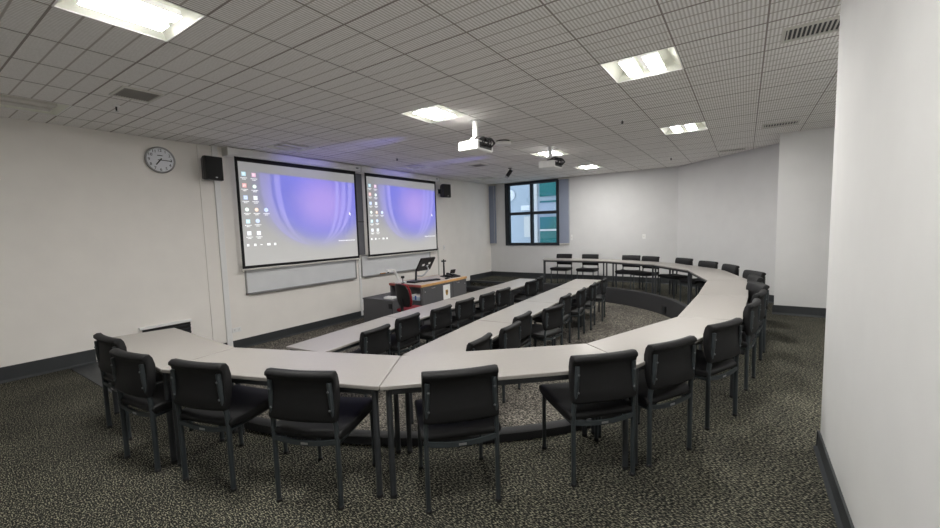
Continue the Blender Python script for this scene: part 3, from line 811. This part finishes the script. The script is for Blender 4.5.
# front inner row
LA = ['first', 'second', 'third', 'fourth', 'fifth', 'sixth', 'seventh', 'last']
for k, (x, y, r) in enumerate([(-3.34, 3.14, 95), (-3.46, 3.80, 94), (-3.42, 4.44, 92), (-3.46, 5.08, 90), (-3.46, 5.74, 92), (-3.46, 6.28, 90), (-3.46, 7.42, 90), (-3.55, 8.02, 98)]):
    chair(f'{LA[k]} black chair of the front row facing the desk, counted from the camera end', x, y, r, LOW, off=.30)
for k, (x, y, r) in enumerate([(-2.08, 3.34, 95), (-2.07, 3.96, 93), (-2.20, 4.52, 92), (-2.05, 5.12, 80), (-2.23, 6.08, 94), (-2.21, 6.76, 96), (-2.23, 7.46, 98), (-2.25, 8.22, 100)]):
    chair(f'{LA[k]} black chair of the second row inside the horseshoe, counted from the camera end', x, y, r, LOW, off=.30)

# dark socket plate on the riser below the far tables
ki = min(range(1, len(K_IN) - 1), key=lambda k: (K_IN[k] - Vector((-1.36, 9.03))).length)
kt = (K_IN[ki + 1] - K_IN[ki - 1]).normalized(); kn = Vector((-kt.y, kt.x)); kc = K_IN[ki] + kn * .013
t = thing('riser_socket', 'black socket plate on the dark riser below the eighth table', 'outlet', (kc.x, kc.y, -.17), math.atan2(kn.x, -kn.y))
MB().box(-.06, .06, -.012, .012, -.06, .06).build('faceplate', M['black'], t, bevel=.004)
b = MB(); b.box(-.03, .03, -.015, -.012, -.03, .03); b.build('flap', M['winframe'], t, bevel=.002)

# ------------------------------------------------------------------ teaching desk and what stands on it
DX0, DX1, DY0, DY1, DZ = -5.92, -5.06, 5.84, 7.37, .55
t = thing('teaching_desk', 'charcoal teaching desk with pale top and beech edge before the screens', 'desk', (DX0, DY0, LOW))
W_, L_, H_ = DX1 - DX0, DY1 - DY0, DZ - LOW
b = MB(); b.box(.02, W_ - .02, .22, L_ - .02, .06, H_ - .04); b.box(.02, .05, .01, .22, .0, H_ - .04); b.box(W_ - .05, W_ - .02, .01, .22, .0, H_ - .04); b.box(.05, W_ - .05, .05, .22, .06, .54)
b.build('body', M['desk'], t)
MB().box(.05, W_ - .05, .06, L_ - .06, 0, .06).build('plinth', M['black'], t)
MB().box(.018, W_ - .018, .018, L_ - .018, H_ - .04, H_).build('desktop', M['desktop'], t)
b = MB(); b.box(W_ - .018, W_, 0, L_, H_ - .045, H_ + .002); b.box(0, .018, 0, L_, H_ - .045, H_ + .002); b.box(.018, W_ - .018, L_ - .018, L_, H_ - .045, H_ + .002); b.build('beech_edge', M['beech'], t, bevel=.006)
MB().box(.0, W_ - .019, -.002, .018, H_ - .045, H_ + .002).build('cherry_edge', M['cherry'], t, bevel=.006)
for ya, yb in ((.03, .68), (.69, 1.0), (1.01, L_ - .03)):
    d = MB().box(W_ - .02, W_ - .004, ya, yb, .07, H_ - .055).build('door', M['desk'], t, bevel=.003)
    if yb - ya > .4:
        hy = .34 if ya < .5 else 1.17
        MB().tube([(W_ - .004, hy - .05, H_ - .085), (W_ + .016, hy - .045, H_ - .09), (W_ + .016, hy + .045, H_ - .09), (W_ - .004, hy + .05, H_ - .085)], .006, 8).build('handle', M['silver'], d, smooth=True)
        MB().lathe([(.011, 0), (.011, .008)], Matrix.Translation((W_ - .004, hy + (-.24 if ya < .5 else .27), H_ - .14)) @ Matrix.Rotation(R(90), 4, 'Y'), 12).build('lock', M['silver'], d)
t = thing('desk_sign', 'white upright card with gold crest on the desk front', 'sign', (DX1 - .003, 6.62, .30))
MB().box(0, .004, -.115, .115, -.165, .165).build('card', M['white'], t)
MB().add([(.005, -.04, .06), (.005, .04, .06), (.005, .042, .0), (.005, .03, -.035), (.005, 0, -.065), (.005, -.03, -.035), (.005, -.042, 0)], [tuple(range(7))]).build('crest', M['gold'], t)
b = MB(); b.box(.0052, .006, -.006, .006, -.05, .055); b.box(.0052, .006, -.036, .036, .012, .024); b.build('crest_detail', M['numeral'], t)

# side cabinet (L-shaped) by the desk
t = thing('side_cabinet', 'low charcoal cabinet between the desk and the whiteboard', 'cabinet', (-6.22, 5.42, LOW))
poly = [(0, 0), (.80, 0), (.80, .38), (.27, .38), (.27, .95), (0, .95)]
MB().prism(poly, 0, .575).build('body', M['desk'], t)
MB().prism([(x + (.01 if x > .5 else -.01), y + (-.01 if y < .1 else .0)) for x, y in poly], .575, .60).build('top', M['desk'], t, bevel=.004)
MB().box(.70, .79, -.014, -.002, .44, .535).build('control_panel', M['black'], t, bevel=.003)
t = thing('document_reader', 'small white device lying on the low charcoal cabinet', 'device', (-5.62, 5.56, .30), R(8))
MB().box(-.10, .10, -.075, .075, 0, .045).build('case', M['white'], t, bevel=.012, seg=3)
MB().box(-.06, .06, -.05, .02, .0445, .049).build('lid', M['offwhite'], t, bevel=.002)
t = thing('tissue_box', 'pale blue and white card box on the ledge at the desk end', 'box', (-5.27, 5.955, LOW + .54), R(0))
MB().box(-.10, .10, -.065, .065, 0, .11).build('carton', M['white'], t, bevel=.003)
MB().box(-.101, .101, -.066, .066, 0, .07).build('sleeve', M['paleblue'], t)
MB().box(-.015, .025, -.068, -.066, .01, .09).build('print', M['blueprint'], t)

# monitor on its stand
t = thing('pen_monitor', 'black tilted monitor seen from behind on its arm, on the teaching desk', 'monitor', (-5.50, 6.30, DZ))
b = MB(); b.box(-.11, .11, -.28, -.02, 0, .035); b.build('base', M['black'], t, bevel=.008)
b = MB(); b.tube([(0, -.12, .03), (0, -.10, .22)], .022, 12); b.build('column', M['black'], t, smooth=True)
b = MB(); b.tube([(.0, -.12, .13), (.04, .02, .11), (.05, .10, .14), (.06, .22, .23), (.0, .23, .30)], .018, 10); b.build('arm', M['silver'], t, smooth=True)
T = Matrix.Translation((.0, .20, .34)) @ Matrix.Rotation(R(32), 4, 'Y')
b = MB(); b.box(-.018, .018, -.225, .225, -.155, .155, T); b.build('display', M['black'], t, bevel=.008)
b = MB(); b.box(-.0195, -.018, -.205, .205, -.135, .135, T); b.build('screen_glass', M['winframe'], t)
b = MB(); b.box(.018, .021, -.12, -.05, -.03, .02, T); b.box(.018, .021, .06, .12, .0, .05, T); b.box(.018, .021, .04, .09, -.05, -.02, T); b.build('rear_labels', M['white'], t)
t = thing('keyboard', 'slim black keyboard in front of the monitor arm on the desk', 'keyboard', (-5.36, 6.47, DZ), R(-14))
MB().box(-.07, .07, -.21, .21, 0, .02).build('case', M['black'], t, bevel=.004)
b = MB()
for i in range(4):
    for j in range(13): b.box(-.058 + i * .03, -.034 + i * .03, -.2 + j * .031, -.174 + j * .031, .02, .025)
b.build('keys', M['winframe'], t)
t = thing('desk_speaker', 'little black gadget on a stalk beside the monitor base', 'gadget', (-5.62, 5.93, DZ))
b = MB(); b.lathe([(.035, 0), (.035, .015), (.008, .02), (.008, .10)], None, 16); b.build('stalk', M['black'], t, smooth=True)
MB().box(-.03, .03, -.025, .025, .10, .15).build('head', M['black'], t, bevel=.01)

t = thing('document_camera', 'white document camera on a leaning arm at the desk end', 'document camera', (-5.72, 5.96, DZ))
b = MB(); b.box(-.10, .10, -.06, .10, 0, .03); b.build('base', M['white'], t, bevel=.006)
b = MB(); b.tube([(0, 0, .02), (-.01, -.05, .12), (-.02, -.14, .275)], .025, 12); b.build('arm', M['white'], t, smooth=True)
b = MB(); b.tube([(-.02, -.14, .275), (-.03, -.20, .29), (-.03, -.27, .285)], .016, 10); b.box(-.065, .01, -.34, -.24, .255, .305); b.build('head', M['white'], t, smooth=True, bevel=.006)
b = MB(); b.lathe([(.018, .235), (.02, .256)], Matrix.Translation((-.028, -.29, 0)), 14); b.build('lens', M['black'], t)

t = thing('desk_microphone', 'black upright microphone stand on the teaching desk', 'microphone', (-5.50, 7.12, DZ))
b = MB(); b.lathe([(.065, 0), (.065, .012), (.02, .022)], None, 24); b.tube([(-.09, -.03, .005), (0, 0, .03), (.06, .09, .005)], .008, 8); b.build('base', M['black'], t, smooth=True)
b = MB(); b.tube([(0, 0, .01), (0, 0, .34)], [.022, .018], 10); b.build('pole', M['black'], t, smooth=True)
b = MB(); b.tube([(-.03, -.04, .35), (.03, .04, .35)], .018, 10); b.tube([(0, 0, .33), (0, 0, .39)], [.02, .012], 10); b.build('mic_clip', M['black'], t, smooth=True)
t = thing('remote_control', 'small black remote lying flat on the desk before the microphone', 'remote', (-5.22, 6.86, DZ), R(20))
MB().box(-.03, .03, -.085, .085, 0, .022).build('case', M['black'], t, bevel=.006)
b = MB()
for i in range(3):
    for j in range(4): b.box(-.02 + i * .015, -.01 + i * .015, -.06 + j * .03, -.045 + j * .03, .022, .025)
b.build('buttons', M['winframe'], t)
t = thing('desk_phone', 'black desk telephone with raised display at the end of the teaching desk', 'telephone', (-5.30, 7.17, DZ), R(-8))
b = MB(); b.loft([[Vector((x, y, z)) for x, z in ((-.11, 0), (.11, 0), (.11, .025), (-.11, .06))] for y in (-.13, .13)]); b.build('body', M['black'], t, bevel=.006)
b = MB(); b.box(-.09, -.07, -.02, .12, .05, .14, Matrix.Rotation(R(20), 4, 'Y')); b.build('display', M['black'], t, bevel=.005)
b = MB(); b.tube([(-.09, -.09, .075), (-.06, -.09, .085), (.06, -.09, .06), (.09, -.09, .045)], [.026, .018, .018, .026], 10); b.build('handset', M['black'], t, smooth=True)
b = MB()
for i in range(4):
    for j in range(3): b.box(-.03 + i * .03, -.01 + i * .03, -.03 + j * .035, -.005 + j * .035, .03, .052 - i * .005)
b.build('keypad', M['winframe'], t)

# red swivel chair
t = thing('swivel_chair', 'red office swivel chair with black shell by the teaching desk', 'chair', (-4.93, 5.46, LOW), R(-9))
b = MB()
for k in range(5):
    a = 2 * math.pi * k / 5; b.tube([(0, 0, .12), (.15 * math.cos(a), .15 * math.sin(a), .10), (.27 * math.cos(a), .27 * math.sin(a), .065)], [.03, .022, .016], 10)
b.build('base', M['black'], t, smooth=True)
for k in range(5):
    a = 2 * math.pi * k / 5; T = Matrix.Translation((.27 * math.cos(a), .27 * math.sin(a), .03)) @ Matrix.Rotation(a + .6, 4, 'Z') @ Matrix.Rotation(R(90), 4, 'X')
    b = MB(); b.lathe([(.024, -.022), (.03, -.015), (.03, .015), (.024, .022)], T, 16); b.build('caster', M['black'], t, smooth=True)
b = MB(); b.tube([(0, 0, .10), (0, 0, .42)], [.032, .022], 14); b.build('gas_column', M['black'], t, smooth=True)
sp = [(.24, .44), (.25, .465), (.24, .49), (.18, .505), (0, .498), (-.16, .50), (-.21, .49), (-.22, .465), (-.2, .44), (0, .43)]
b = MB(); b.loft([[Vector((x, p[0] * (1 - (1 - k) * .15), .467 + (p[1] - .467) * k)) for p in sp] for x, k in ((-.24, .4), (-.235, .75), (-.215, .95), (-.1, 1), (0, 1), (.1, 1), (.215, .95), (.235, .75), (.24, .4))]); b.build('seat', M['red'], t, smooth='all')
def back_pad(y0, th, sc):
    S = []
    for z, hw in ((.56, .13), (.58, .165), (.66, .195), (.76, .205), (.86, .20), (.93, .175), (.96, .13), (.97, .08)):
        ring = []; yb = y0 - (z - .56) * .16 - max(0, z - .8) ** 2 * .6
        for j in range(20):
            a = 2 * math.pi * j / 20; x = math.cos(a) * hw * sc
            ring.append(Vector((x, yb + math.copysign(abs(math.sin(a)) ** .6, math.sin(a)) * th + .25 * x * x * 2, z)))
        S.append(ring)
    return MB().loft(S)
back_pad(-.19, .024, 1.0).build('backrest', M['red'], t, smooth='all')
back_pad(-.222, .018, .93).build('back_shell', M['black'], t, smooth='all')
b = MB(); b.tube([(0, -.02, .40), (0, -.20, .41), (0, -.265, .50), (0, -.265, .70)], .016, 10, ry=.03); b.build('back_stem', M['black'], t, smooth=True)

# ------------------------------------------------------------------ light from outside, camera
wd = bpy.data.worlds.new('sky'); scene.world = wd; wd.use_nodes = True
bg = wd.node_tree.nodes['Background']; bg.inputs['Color'].default_value = (.86, .92, 1.0, 1); bg.inputs['Strength'].default_value = .38

cam = bpy.data.cameras.new('camera'); co = bpy.data.objects.new('camera', cam); COL.objects.link(co); scene.camera = co
yaw, pitch, roll, F = -.5933, -.0869, -.0292, 408.12
fw = Vector((math.sin(yaw) * math.cos(pitch), math.cos(yaw) * math.cos(pitch), math.sin(pitch)))
rt = Vector((math.cos(yaw), -math.sin(yaw), 0)); up = rt.cross(fw)
r2 = rt * math.cos(roll) + up * math.sin(roll); u2 = -rt * math.sin(roll) + up * math.cos(roll)
m = Matrix((r2, u2, -fw)).transposed().to_4x4(); m.translation = (0, 0, EYE)
co.matrix_world = m
cam.sensor_width = 36; cam.lens = 36 * F / 940; cam.clip_start = .02
vs = scene.view_settings
vs.view_transform = 'Standard'; vs.look = 'None'; vs.gamma = 1; vs.exposure = 2.22; vs.use_curve_mapping = False
